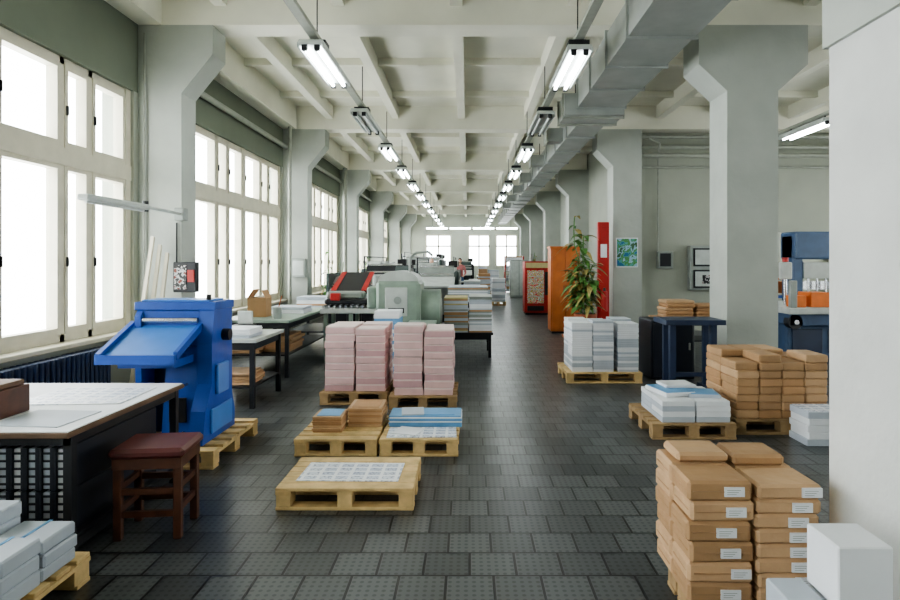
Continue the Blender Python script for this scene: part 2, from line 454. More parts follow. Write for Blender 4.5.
o.box(1.8,2.1,5.6,6.0,.342,.38,paper,rz=.2,ch=.003); o.box(1.81,2.09,5.61,5.99,.38,.384,paperB,rz=.2)
o.box(2.08,2.36,5.55,5.85,.342,.37,paperG,rz=-.15,ch=.003); o.box(2.1,2.34,5.57,5.83,.37,.374,paperB,rz=-.15); o.box(1.9,2.2,5.8,6.05,.384,.41,paper,rz=.1,ch=.003)
o.done()
pallet(-1.24,-.35,3.86,4.48,woodP)
o=O('printed_sheet'); o.box(-1.14,-.46,3.98,4.34,.145,.149,printM,rz=-.02); o.done()
pallet(-1.43,-.75,4.93,5.7,woodP); pallet(-.73,-.08,4.93,5.7,woodP)
o=O('book_stack'); stack(o,-1.33,-1.08,5.12,5.4,.144,.28,7,[card,kraft]); o.box(-1.3,-1.1,5.15,5.38,.28,.284,paperB); o.done()
o=O('book_stack'); stack(o,-1.06,-.76,5.3,5.65,.144,.31,8,[card,kraft]); o.box(-1.03,-.79,5.32,5.62,.31,.314,card); o.done()
o=O('brochure_stack'); stack(o,-.7,-.06,5.3,5.6,.144,.24,8,[paperB,paper,paperB]); o.box(-.6,-.4,5.32,5.58,.24,.25,paperG,rz=.1); o.box(-.4,-.12,5.33,5.57,.24,.246,paperB); o.done()
o=O('printed_sheet'); o.box(-.68,-.1,4.97,5.26,.145,.152,printM,rz=.03); o.done()
o=O('printed_sheet'); o.box(-.62,-.4,5.02,5.24,.153,.16,paper,rz=-.3); o.done()
def pinkstack(x0,x1,y0,y1):
    o=O('paper_ream_stack'); w=(x1-x0)/2; d=(y1-y0)/2
    for i in range(2):
        for j in range(2):
            top=U(.84,.92); n=9
            for k in range(n):
                h=(top-.144)/n; a=U(-.008,.008); b2=U(-.008,.008)
                x=x0+i*w+.008+a; y=y0+j*d+.008+b2; z=.144+h*k
                o.box(x,x+w-.02,y,y+d-.02,z,z+h-.014,random.choice([pinkM,pinkM,pink2]),ch=.004)
                o.box(x+.004,x+w-.024,y+.004,y+d-.024,z+h-.014,z+h,pinkE)
    o.done()
pallet(-1.66,-.9,6.7,7.5,woodD); pinkstack(-1.62,-.92,6.75,7.45)
pallet(-.86,-.12,6.5,7.3,woodD); pinkstack(-.82,-.15,6.55,7.25)
o=O('cover_sheet_stack'); stack(o,-1.3,-.95,8.3,8.7,0,.92,18,[paper,paperB],ch=.002); o.done()
pallet(1.3,2.3,7.9,8.7,woodP)
o=O('paper_ream_stack')
for x,ms in ((1.38,[paper,paperG]),(1.66,[paper,paperG]),(1.99,[paperG,paper])):
    for yy in (7.95,8.3): stack(o,x,x+.27,yy,yy+.33,.144,U(.78,.82),22,ms,j=.004,ch=.002)
o.done()
# ---------------- stool
o=O('wooden_stool')
M=Matrix.Translation((-1.86,3.6,0))@Matrix.Rotation(.1,4,'Z')
o.box(-.21,.21,-.18,.18,.47,.53,seatM,ch=.02,M=M); o.box(-.19,.19,-.16,.16,.41,.47,woodS,M=M)
for sx in(-1,1):
    for sy in(-1,1): o.box(sx*.165-.022,sx*.165+.022,sy*.135-.022,sy*.135+.022,0,.41,woodS,ch=.004,M=M)
for z in(.13,.26):
    for sy in(-1,1): o.box(-.15,.15,sy*.135-.012,sy*.135+.012,z,z+.035,woodS,M=M)
    for sx in(-1,1): o.box(sx*.165-.012,sx*.165+.012,-.12,.12,z+.02,z+.055,woodS,M=M)
o.done()
# ---------------- front table
o=O('collating_table')
o.box(-3.35,-2.1,3.15,4.44,.67,.7,woodT,ch=.004); o.box(-3.34,-2.11,3.16,4.43,.7,.706,paper)
for x in(-3.3,-2.16):
    for y in(3.2,4.34): o.box(x,x+.045,y,y+.045,0,.67,darkM)
for z in(.05,.62):
    o.box(-3.3,-2.12,3.2,3.24,z,z+.05,darkM); o.box(-3.3,-2.12,4.34,4.38,z,z+.05,darkM); o.box(-2.16,-2.12,3.2,4.38,z,z+.05,darkM); o.box(-3.3,-3.26,3.2,4.38,z,z+.05,darkM)
o.box(-3.28,-2.14,3.22,4.36,.1,.115,darkM)
o.done()
o=O('printed_sheet'); o.box(-2.85,-2.2,3.75,4.25,.707,.712,printM,rz=.05); o.done()
o=O('printed_sheet'); o.box(-2.6,-2.2,3.25,3.6,.707,.711,paperG,rz=-.08); o.done()
o=O('bound_volume_rows')
for row,(za,zb) in enumerate(((.115,.345),(.35,.585))):
    for i in range(13):
        x=-3.22+i*.08
        o.box(x,x+.015,3.27,4.2,za,zb,navyM); o.box(x+.015,x+.061,3.285,4.2,za+.008,zb-.008,paperG if i%3 else paper); o.box(x+.061,x+.078,3.27,4.2,za,zb,navyM)
        for q in range(5): o.box(x+.015,x+.061,3.275,3.286,za+.03+q*.042,za+.04+q*.042,navyM)
o.done()
o=O('wooden_box'); o.box(-2.93,-2.64,3.35,3.62,.707,.87,woodS,ch=.006); o.box(-2.92,-2.66,3.37,3.6,.87,.9,woodT,ch=.004); o.done()
o=O('stacked_printed_sheets'); o.box(-3.2,-2.96,3.4,3.9,.707,.8,kraft2,ch=.004); o.done()
pallet(-2.75,-1.9,2.2,3.02,woodP)
o=O('wrapped_book_bundle')
for i in range(3):
    for j in range(3):
        x=-2.72+i*.27; y=2.22+j*.25; t=.43 if i<2 else .36
        if i==2 and j==2: t=.33
        n=4 if t>.4 else 3
        stack(o,x,x+.255,y,y+.235,.144,t,n,[paper,paperG,paperG],j=.006,ch=.008)
        o.box(x+.12,x+.135,y-.002,y+.237,t-.002,t+.002,paperB)
o.done()
# ---------------- radiator
o=O('cast_iron_radiator')
y=2.3
while y<6.7:
    o.box(-4.12,-3.98,y,y+.045,.1,.66,dblueM,ch=.01); y+=.075
o.cyl((-4.05,2.2,.16),(-4.05,6.75,.16),.025,dblueM); o.cyl((-4.05,2.2,.6),(-4.05,6.75,.6),.025,dblueM)
for yy in(2.4,4.8,6.6): o.box(-4.09,-4.01,yy,yy+.03,0,.1,dblueM)
o.done()
# ---------------- blue machine
pallet(-2.8,-1.96,4.62,5.6,woodP)
o=O('blue_folding_machine')
Z=.144
o.prism([(4.95,Z),(5.4,Z),(5.36,1.2),(5.28,1.25),(5.02,1.25),(4.93,1.15)],'X',-2.74,-2.69,blueM)
o.prism([(4.74,Z),(5.4,Z),(5.4,.3),(5.34,.45),(5.34,1.25),(4.98,1.25),(4.92,.95),(4.92,.6),(4.8,.4)],'X',-2.22,-2.1,blueM)
o.box(-2.69,-2.22,4.97,5.3,.86,1.2,blueM,ch=.006); o.box(-2.76,-2.09,4.96,5.36,1.2,1.27,blueM,ch=.006); o.box(-2.72,-2.15,5.0,5.28,1.27,1.285,blue2,ch=.004)
o.prism([(4.85,Z+.02),(5.36,Z+.02),(5.3,.9),(4.95,.9)],'X',-2.48,-2.22,blueM)
o.box(-2.69,-2.5,5.15,5.3,Z,.9,dblueM)
def slope(x0,x1,y0,z0,y1,z1,t,m): o.prism([(y0,z0),(y1,z1),(y1,z1+t),(y0,z0+t)],'X',x0,x1,m)
slope(-2.76,-2.22,4.52,.86,4.98,1.06,.022,blue2)
slope(-2.8,-2.76,4.5,.84,4.98,1.04,.07,blueM); slope(-2.22,-2.19,4.52,.86,4.98,1.05,.06,blueM)
o.box(-2.8,-2.2,4.49,4.52,.83,.9,blueM)
o.box(-2.7,-2.26,4.62,4.96,.78,.84,blueM)
o.cyl((-2.68,4.95,1.12),(-2.23,4.95,1.12),.022,chrome); o.cyl((-2.1,5.15,.98),(-2.04,5.15,.98),.05,blackM,16)
o.box(-2.84,-2.74,4.95,5.3,.98,1.02,blue2,ch=.005); o.cyl((-2.16,5.0,1.285),(-2.16,5.0,1.33),.02,blackM)
o.box(-2.1,-2.07,4.98,5.2,.5,.75,blue2,ch=.006); o.box(-2.1,-2.08,4.88,5.3,.2,.4,blue2,ch=.006)
o.box(-2.42,-2.28,4.85,4.87,.3,.5,blackM,ch=.005)
for zz in (.22,.6): o.cyl((-2.3,4.83+zz*.02,zz),(-2.3,4.92,zz),.012,chrome,8)
o.done()
# ---------------- benches left
def bench(name,x0,x1,y0,y1,h,top,leg,shelf=None,lw=.05):
    o=O(name); o.box(x0,x1,y0,y1,h-.04,h,top,ch=.004)
    for x in(x0+.03,x1-.03-lw):
        for y in(y0+.03,y1-.03-lw): o.box(x,x+lw,y,y+lw,0,h-.04,leg)
    o.box(x0+.04,x1-.04,y0+.04,y0+.07,h-.12,h-.04,leg); o.box(x0+.04,x1-.04,y1-.07,y1-.04,h-.12,h-.04,leg)
    o.box(x1-.07,x1-.04,y0+.04,y1-.04,h-.12,h-.04,leg)
    if shelf: o.box(x0+.04,x1-.04,y0+.04,y1-.04,shelf,shelf+.02,leg)
    return o.done()
bench('work_bench',-3.5,-2.3,6.5,7.5,.76,lgreyM,darkM,.22)
o=O('paper_pile')
stack(o,-3.3,-2.85,6.6,6.95,.24,.45,6,[kraft,card,paperG],j=.03); stack(o,-2.8,-2.4,6.62,7.0,.24,.38,5,[kraft,kraft2],j=.04); o.done()
o=O('paper_stack'); stack(o,-2.95,-2.4,6.6,7.0,.76,.86,6,[paper,paperG]); o.done()
o=O('paper_stack'); stack(o,-3.4,-3.0,6.6,7.0,.76,.92,6,[paperG,kraft]); o.done()
o=O('desk_scale'); o.box(-2.9,-2.55,7.1,7.4,.76,.8,greyM,ch=.01); o.box(-2.85,-2.6,7.12,7.38,.8,.84,blackM); o.box(-2.82,-2.64,7.34,7.38,.84,1.0,lgreyM,ch=.01); o.done()
bench('packing_table',-3.45,-2.45,8.25,10.6,.8,greenM,darkM,.3)
o=O('cardboard_box'); o.box(-3.2,-2.93,8.7,8.95,.8,1.08,card,ch=.004); o.prism([(-3.2,1.08),(-3.12,1.2),(-3.11,1.19),(-3.19,1.08)],'Y',8.7,8.95,card); o.prism([(-2.93,1.08),(-2.99,1.19),(-3.0,1.18),(-2.94,1.08)],'Y',8.7,8.95,card); o.done()
o=O('paper_stack'); stack(o,-3.1,-2.55,9.3,9.8,.8,.9,5,[paper,paperG]); o.done()
o=O('glue_can'); o.cyl((-2.7,8.5,.8),(-2.7,8.5,.95),.06,greyM,18); o.cyl((-2.7,8.5,.95),(-2.7,8.5,.965),.063,lgreyM,18); o.cyl((-2.68,8.5,.965),(-2.64,8.5,1.12),.008,woodC,6); o.done()
o=O('paper_pile'); stack(o,-3.3,-2.9,8.4,8.9,.32,.6,6,[card,kraft],j=.03); stack(o,-2.88,-2.53,8.5,9.2,.32,.55,6,[card,kraft2],j=.03); o.done()
bench('side_table',-3.4,-2.2,11.0,12.6,.75,lgreyM,darkM,.3)
o=O('paper_stack'); stack(o,-3.2,-2.6,11.2,11.7,.75,.95,6,[paper,paperG,card]); o.done()
# ---------------- folding machine
o=O('paper_folding_machine')
o.box(-1.45,-.75,9.4,10.3,.12,1.3,greenM,ch=.05)
o.prism([(-1.42+0.64*(.5-.5*math.cos(a)),1.3+.16*math.sin(a)) for a in [math.pi*k/10 for k in range(11)]],'Y',9.45,10.2,lgreyM)
o.box(-1.3,-.95,9.38,9.41,.75,1.2,lgreyM,ch=.01); o.cyl((-1.1,9.36,1.0),(-1.1,9.4,1.0),.06,greyM,16); o.box(-1.25,-1.0,9.37,9.385,.8,.88,blackM)
o.cyl((-.75,9.9,.8),(-.45,9.9,.8),.35,greenM,24); o.cyl((-.45,9.9,.8),(-.43,9.9,.8),.2,lgreyM,20)
o.box(-1.4,-.5,9.45,10.25,0,.12,darkM)
o.tube([(-.95,9.8,1.4),(-.95,9.8,1.66),(-.85,9.8,1.75),(-.65,9.8,1.77),(-.58,9.8,1.7)],.02,greyM)
o.box(-2.35,-1.45,9.5,10.2,.78,.86,lgreyM,ch=.01)
for x in(-2.3,-1.9): 
    for y in (9.55,10.1): o.box(x,x+.06,y,y+.06,0,.78,greenM)
for k in range(9): o.cyl((-2.3+k*.09,9.52,.885),(-2.3+k*.09,10.18,.885),.025,chrome,8)
o.box(-2.3,-1.6,9.6,10.1,.92,1.0,darkM,ch=.02); o.box(-1.6,-1.46,9.5,10.2,.86,1.2,greenM,ch=.02)
o.box(-2.3,-1.7,9.7,10.0,1.0,1.12,greyM,ch=.03); o.box(-2.2,-2.05,9.58,9.7,.98,1.1,redM,ch=.01)
o.done()
bench('delivery_table',-.88,-.47,8.3,9.1,.72,greenM,greyM)
o=O('sheet_feeder_machine')
o.box(-3.1,-2.05,13.0,14.6,0,.75,darkM,ch=.03)
o.prism([(13.0,.75),(14.6,.75),(14.6,1.3),(13.9,1.25),(13.2,.95)],'X',-3.1,-2.05,greyM)
o.prism([(12.9,1.0),(12.93,.97),(14.1,1.33),(14.1,1.37)],'X',-2.95,-2.84,redM); o.prism([(12.9,1.0),(12.93,.97),(14.1,1.33),(14.1,1.37)],'X',-2.3,-2.2,redM)
o.prism([(12.92,.98),(12.93,.97),(14.1,1.33),(14.1,1.36)],'X',-2.84,-2.3,blackM)
o.box(-3.12,-3.06,13.2,14.4,.75,1.35,dgreenM,ch=.01); o.box(-2.1,-2.02,13.2,14.4,.3,1.3,lgreyM,ch=.02)
for k in range(5): o.cyl((-3.05,13.1+k*.15,.93+k*.05),(-2.1,13.1+k*.15,.93+k*.05),.03,chrome,8)
o.box(-2.02,-1.99,13.5,13.9,.8,1.15,blackM,ch=.005)
o.done()
bench('low_stand',-.42,.42,10.0,10.9,.42,darkM,darkM)
o=O('printed_sheet_stack'); stack(o,-.4,.0,10.05,10.8,.42,1.0,24,[paperG,card,yelM,paperG,greyM],j=.006,ch=.002); stack(o,.02,.4,10.05,10.8,.42,1.02,24,[paperG,card,paper,greyM],j=.006,ch=.002); o.done()
bench('drying_table',-.45,.45,12.0,13.5,.8,darkM,darkM)
o=O('printed_sheet_stack'); stack(o,-.4,.4,12.1,13.2,.8,1.1,12,[paperG,paper,card,greyM],ch=.002); o.done()
# offset presses
def press(x0,x1,y0,n,body,acc,units=.95,h=1.45):
    o=O('offset_printing_press')
    for k in range(n):
        y=y0+k*1.5
        o.box(x0,x0+.12,y,y+1.1,.1,h-.1,body,ch=.03); o.box(x1-.12,x1,y,y+1.1,.1,h-.1,body,ch=.03)
        o.prism([(y+.05,.2),(y+1.05,.2),(y+1.05,h-.2),(y+.8,h),(y+.3,h),(y+.05,h-.35)],'X',x0+.12,x1-.12,acc)
        for a in range(4): o.cyl((x0+.13,y+.1+a*.1,h-.3+a*.1),(x1-.13,y+.1+a*.1,h-.3+a*.1),.05,chrome,10)
        o.box(x1-.02,x1+.03,y+.2,y+.6,.7,1.1,lgreyM,ch=.01)
        o.box(x1-.3,x1-.05,y+.6,y+.9,h,h+.18,greyM if k%2 else blackM,ch=.01); o.box(x0+.1,x0+.5,y+.4,y+.8,h,h+.12,lgreyM,ch=.01)
    y1=y0+n*1.5
    o.box(x0+.05,x1-.05,y0,y1,0,.2,darkM)
    o.box(x0,x1,y1-.3,y1+1.2,.2,.9,body,ch=.03); o.box(x0+.05,x1-.05,y1,y1+1.15,0,.2,darkM); stack(o,x0+.1,x1-.1,y1,y1+1.0,.9,1.1,6,[paper,paperG])
    o.prism([(y0-.9,.95),(y0,1.15),(y0,1.2),(y0-.9,1.0)],'X',x0+.1,x1-.1,lgreyM)
    for x in(x0+.1,x1-.16): o.box(x,x+.06,y0-.9,y0-.84,0,.97,darkM)
    o.tube([(x0+.1,y0,h-.2),(x0+.1,y0,h+.25),(x0+.1,y1,h+.25),(x0+.1,y1,.9)],.02,darkM,6)
    o.done()
press(-3.0,-1.75,16.8,3,dgreenM,darkM,h=1.5)
press(-1.45,-.25,16.0,3,dgreenM,greyM,h=1.45)
press(-3.0,-1.2,27.5,4,dgreenM,greyM,h=1.8)
press(-.8,.3,29.5,3,darkM,dgreenM,h=1.6)
pallet(.85,1.4,22.0,22.7,woodP)
o=O('paper_ream_stack'); stack(o,.88,1.37,22.05,22.65,.144,1.0,14,[paper,paperG]); o.done()
bench('work_table',.5,1.3,34,35.5,.8,lgreyM,darkM)
o=O('cardboard_box'); o.box(.6,1.1,34.2,34.8,.8,1.2,card,ch=.01); o.done()
bench('work_table',-.9,.2,24.6,25.4,.8,lgreyM,darkM)
o=O('desktop_monitor'); o.box(-.75,-.3,24.95,25.0,.95,1.28,blackM,ch=.01); o.box(-.73,-.32,24.94,24.952,.97,1.26,screenM); o.box(-.55,-.5,24.96,25.0,.8,.95,blackM); o.box(-.65,-.4,24.9,25.1,.8,.815,blackM); o.done()
def pileon(x0,x1,y0,y1,h,ms):
    pallet(x0,x1,y0,y1,woodD); o=O('printed_sheet_stack'); stack(o,x0+.04,x1-.04,y0+.04,y1-.04,.144,h,int(h*14),ms,ch=.003); o.done()
pileon(-.2,.5,22.5,23.4,.9,[paper,paperG,greyM]); pileon(.4,1.0,26,26.8,1.1,[paperG,card]); pileon(.0,.6,27.6,28.4,.8,[paper,paperB]); pileon(1.0,1.6,30,30.8,1.2,[paper,paperG]); pileon(.6,1.2,37,38,1.3,[card,paperG])
pileon(-.2,.45,14.2,15.0,.75,[paperG,paper,dgreenM,card])
o=O('feeder_control_stand'); o.box(-1.75,-1.5,14.6,14.9,0,1.15,greyM,ch=.02); o.prism([(14.5,1.15),(14.95,1.15),(14.95,1.5)],'X',-1.8,-1.45,dgreenM); o.box(-1.72,-1.53,14.55,14.6,1.0,1.12,blackM); o.done()
o=O('ink_cabinet'); o.box(-1.1,-.6,22.0,22.4,0,1.3,greenM,ch=.02); o.box(-1.07,-.63,21.98,22.0,.1,1.2,lgreyM,ch=.01); o.cyl((-.95,22.2,1.3),(-.95,22.2,1.45),.08,redM); o.cyl((-.75,22.2,1.3),(-.75,22.2,1.42),.08,darkM); o.done()
o=O('storage_shelf')
for x in(-3.9,-2.6): o.box(x,x+.05,35,35.6,0,2.1,darkM)
for z in(.1,.6,1.1,1.6): o.box(-3.9,-2.55,35,35.6,z,z+.04,greyM); stack(o,-3.8,-2.7,35.05,35.5,z+.04,z+.35,4,[card,paper,dgreenM])
o.done()
# ---------------- right side items
o=O('wooden_cabinet')
o.box(1.85,2.5,13.4,13.9,.05,1.92,woodC,ch=.006); o.box(1.88,2.47,13.43,13.88,0,.05,darkM); o.box(1.83,2.52,13.37,13.92,1.9,1.95,woodC,ch=.005)
o.box(1.88,2.165,13.38,13.4,.1,1.87,woodC,ch=.004); o.box(2.185,2.47,13.38,13.4,.1,1.87,woodC,ch=.004)
for x in(2.13,2.2): o.box(x,x+.015,13.36,13.38,.95,1.08,chrome)
o.done()
o=O('snack_vending_machine')
o.box(1.72,2.5,18.2,18.9,.05,1.62,redM,ch=.02); o.box(1.8,2.3,18.18,18.2,.35,1.35,coverM); o.box(2.33,2.46,18.17,18.2,.6,1.3,blackM)
for z in(.55,.75,.95,1.15): o.box(1.8,2.3,18.16,18.2,z,z+.02,lgreyM)
o.box(1.8,2.3,18.17,18.2,.12,.27,blackM); o.box(1.75,2.47,18.17,18.2,1.42,1.58,yelM); o.box(1.75,2.47,18.22,18.88,0,.05,blackM); o.done()
o=O('magazine_rack')
o.box(2.6,3.2,19.9,20.3,0,1.5,dblueM,ch=.01)
for z in(.2,.5,.8,1.1): o.box(2.63,3.17,19.85,19.9,z,z+.24,coverM)
o.done()
o=O('fire_equipment_board'); o.box(2.92,3.18,13.5,13.62,0,2.5,redM,ch=.01); o.box(2.94,3.16,13.48,13.5,.3,2.4,redM,ch=.005); o.box(2.98,3.12,13.47,13.485,1.7,2.0,paper); o.cyl((3.05,13.42,.5),(3.05,13.42,.95),.07,redM,14); o.cyl((3.05,13.42,.95),(3.05,13.42,1.02),.03,blackM); o.box(3.02,3.08,13.42,13.49,.6,.7,darkM); o.done()
o=O('landscape_poster'); o.box(3.36,3.86,13.62,13.638,1.48,2.15,paper); o.box(3.38,3.84,13.615,13.62,1.5,2.13,posterM); o.done()
o=O('electrical_meter_box'); o.box(4.4,4.75,13.9,14.04,1.45,1.85,greyM,ch=.01); o.box(4.45,4.7,13.89,13.9,1.5,1.8,darkM); o.done()
o=O('electrical_cabinet'); o.box(5.13,5.85,13.85,14.035,.95,1.98,greyM,ch=.01); o.box(5.2,5.78,13.83,13.85,1.5,1.92,darkM); o.box(5.2,5.78,13.83,13.85,1.0,1.42,darkM)
o.box(5.24,5.74,13.82,13.83,1.54,1.88,lgreyM); o.box(5.24,5.74,13.82,13.83,1.04,1.38,lgreyM); o.box(5.4,5.6,13.81,13.82,1.1,1.3,skullM); o.done()
o=O('blue_steel_table')
o.box(2.38,3.1,7.2,7.7,.84,.9,dblueM,ch=.005)
for x in(2.46,2.96):
    o.box(x,x+.07,7.3,7.37,.06,.84,dblueM); o.box(x-.02,x+.09,7.2,7.7,0,.06,dblueM)
    o.box(x,x+.07,7.55,7.6,.06,.84,dblueM)
o.box(2.46,3.03,7.33,7.37,.2,.25,dblueM)
o.done()
o=O('black_storage_cabinet'); o.box(2.5,3.1,8.2,8.8,0,.8,navyM,ch=.015); o.box(2.53,3.07,8.18,8.2,.04,.76,navyM,ch=.006); o.box(3.0,3.03,8.16,8.18,.4,.5,chrome); o.done()
bench('packing_bench',3.4,4.7,10.5,11.3,.6,card,darkM,.2)
o=O('kraft_paper_pile'); stack(o,3.5,4.0,10.6,11.1,.6,.92,5,[kraft,card,kraft2],j=.02,ch=.02); stack(o,4.05,4.5,10.6,11.1,.6,.85,4,[kraft,card],j=.02,ch=.02); o.done()
o=O('paper_cutting_machine')
o.box(5.3,7.2,10.0,11.4,0,.55,mblueM,ch=.03); o.box(5.15,7.3,9.6,11.5,.76,.86,lgreyM,ch=.01)
o.box(5.25,7.1,9.8,11.3,.55,.76,mblueM,ch=.02)
for k in range(3): o.box(5.4+k*.6,5.9+k*.6,9.98,10.0,.08,.48,dblueM,ch=.006)
o.box(5.9,6.1,10.9,11.3,.86,2.1,mblueM,ch=.03); o.box(7.0,7.2,10.9,11.3,.86,2.1,mblueM,ch=.03); o.box(5.9,7.2,10.8,11.35,1.65,2.15,mblueM,ch=.03)
o.box(6.1,7.0,10.95,11.0,1.1,1.25,chrome); o.box(6.1,7.0,10.9,10.95,1.3,1.6,lgreyM,ch=.01)
for k in range(5): o.cyl((6.15+k*.16,10.85,.86),(6.15+k*.16,10.85,1.3),.02,chrome,8)
o.box(5.3,5.5,9.75,10.0,.86,1.05,orangeM,ch=.01); o.box(5.6,5.95,9.8,10.2,.86,1.1,orangeM,ch=.01); o.box(6.0,6.5,9.9,10.3,.86,1.0,card,ch=.01); o.box(5.2,5.3,9.65,9.75,.86,1.3,greyM,ch=.01)
o.cyl((5.5,10.4,.86),(5.5,10.4,1.5),.03,chrome); o.box(5.4,5.6,10.35,10.45,1.3,1.6,lgreyM,ch=.02); o.cyl((5.5,10.4,1.6),(5.5,10.4,1.68),.05,redM)
o.cyl((5.35,9.95,.62),(5.35,9.8,.62),.12,darkM,18); o.cyl((5.35,9.8,.62),(5.35,9.76,.62),.04,chrome,12)
o.done()
bench('work_table',7.3,8.8,15.2,16.0,.8,lgreyM,blueM)
o=O('orange_crate'); o.box(7.5,7.9,15.3,15.7,.8,1.15,orangeM,ch=.02); o.box(7.47,7.93,15.27,15.73,1.15,1.2,orangeM,ch=.01); o.box(8.0,8.5,15.3,15.7,.8,1.1,card,ch=.01); o.done()
# ---------------- plants
def plant(x,y,ztop,n,spread,potr=.17,poth=.32,name='potted_plant',z0=0,dry=.3,lmin=.15,lmax=.32,low=.45):
    o=O(name)
    o.cyl((x,y,z0),(x,y,z0+poth),potr*.75,terra,18,r2=potr); o.cyl((x,y,z0+poth),(x,y,z0+poth+.03),potr*1.05,terra,18); o.cyl((x,y,z0+poth+.03),(x,y,z0+poth+.035),potr*.9,soil,18)
    stems=[]
    for s in range(4):
        a=U(0,6.28); pts=[(x+math.cos(a)*.05,y+math.sin(a)*.05,z0+poth)]
        zt=ztop if s==0 else z0+poth+(ztop-z0-poth)*U(.4,.95)
        k=7
        for i in range(1,k+1):
            t=i/k; pts.append((x+math.cos(a)*(.05+spread*.35*t)+U(-.03,.03),y+math.sin(a)*(.05+spread*.35*t)+U(-.03,.03),z0+poth+(zt-z0-poth)*t))
        o.tube(pts,.009,leafM,6); stems.append(pts)
    for i in range(n):
        p=random.choice(stems); k=random.randrange(1,len(p)-1) if R()>low else random.randrange(1,4); t=R()
        q=Vector(p[k]).lerp(Vector(p[k+1]),t); a=U(0,6.28)
        o.leaf(q,(math.cos(a),math.sin(a),U(0,.8)),U(lmin,lmax),U(.05,.11),leafY if R()<dry else leafM,U(.3,.9))
    return o.done(norm=False)
bench('plant_stand',1.5,2.1,9.0,9.6,.45,woodC,darkM)
plant(1.82,9.3,2.3,300,.4,z0=.45,low=.5,dry=.35)
plant(-3.6,15.6,1.9,70,.4,z0=0)
plant(-3.4,16.8-.6,1.6,50,.4,z0=0)
plant(3.1,17.4,1.9,70,.4); plant(2.95,22,2.1,70,.4); plant(2.6,25,2.0,60,.4)
bench('plant_table',-3.9,-3.4,20.6,21.4,.75,woodT,darkM)
plant(-3.65,21,1.8,40,.3,z0=.75,poth=.2,potr=.12)
o=O('storage_cabinet')
o.box(1.9,2.7,27,27.6,0,1.7,greyM,ch=.02); o.box(1.93,2.28,26.98,27,.1,1.65,lgreyM); o.box(2.32,2.67,26.98,27,.1,1.65,lgreyM); o.done()
o=O('storage_shelf')
for x in(1.9,2.85): o.box(x,x+.05,31,31.6,0,1.9,redM)
for z in(.1,.6,1.1,1.6): o.box(1.9,2.9,31,31.6,z,z+.04,greyM); stack(o,2.0,2.8,31.05,31.5,z+.04,z+.3,4,[card,paper,paperG])
o.done()
# ---------------- pillar items left
o=O('pillar_swing_arm_lamp')
o.box(-3.68,-3.56,7.5,7.64,2.12,2.28,greyM,ch=.01); o.tube([(-3.6,7.55,2.2),(-3.6,6.6,2.22)],.02,lgreyM); o.box(-3.66,-3.54,5.6,6.7,2.18,2.24,lgreyM,ch=.015)
o.cyl((-3.6,5.65,2.17),(-3.6,6.65,2.17),.015,tubeOff,8); o.cyl((-3.6,6.7,2.16),(-3.6,6.7,2.28),.03,darkM); o.done()
o=O('electrical_switch_box'); o.box(-3.69,-3.4,7.5,7.6,1.22,1.6,darkM,ch=.01); o.box(-3.67,-3.52,7.49,7.5,1.26,1.56,skullM); o.box(-3.5,-3.42,7.48,7.5,1.35,1.5,redM); o.box(-3.7,-3.65,7.55,7.64,1.3,1.5,darkM); o.done()
o=O('electrical_fuse_box'); o.box(-3.98,-3.66,13.5,13.635,1.25,1.68,greyM,ch=.012); o.box(-3.94,-3.7,13.49,13.5,1.3,1.63,lgreyM); o.done()
o=O('wall_conduit'); o.tube([(-4.1,7.6,0),(-4.1,7.6,4.5)],.012,pipeM); o.tube([(-3.7,7.62,1.6),(-3.7,7.62,2.1)],.01,darkM); o.done()
o=O('leaning_boards')
for k in range(3):
    o.prism([(6.95+k*.08,.03),(7.01+k*.08,.03),(7.5+k*.02,1.9-k*.1),(7.47+k*.02,1.92-k*.1)],'X',-3.95+k*.08,-3.91+k*.08,frameM)
o.box(-3.97,-3.73,6.9,7.2,0,.04,woodT)
o.done()
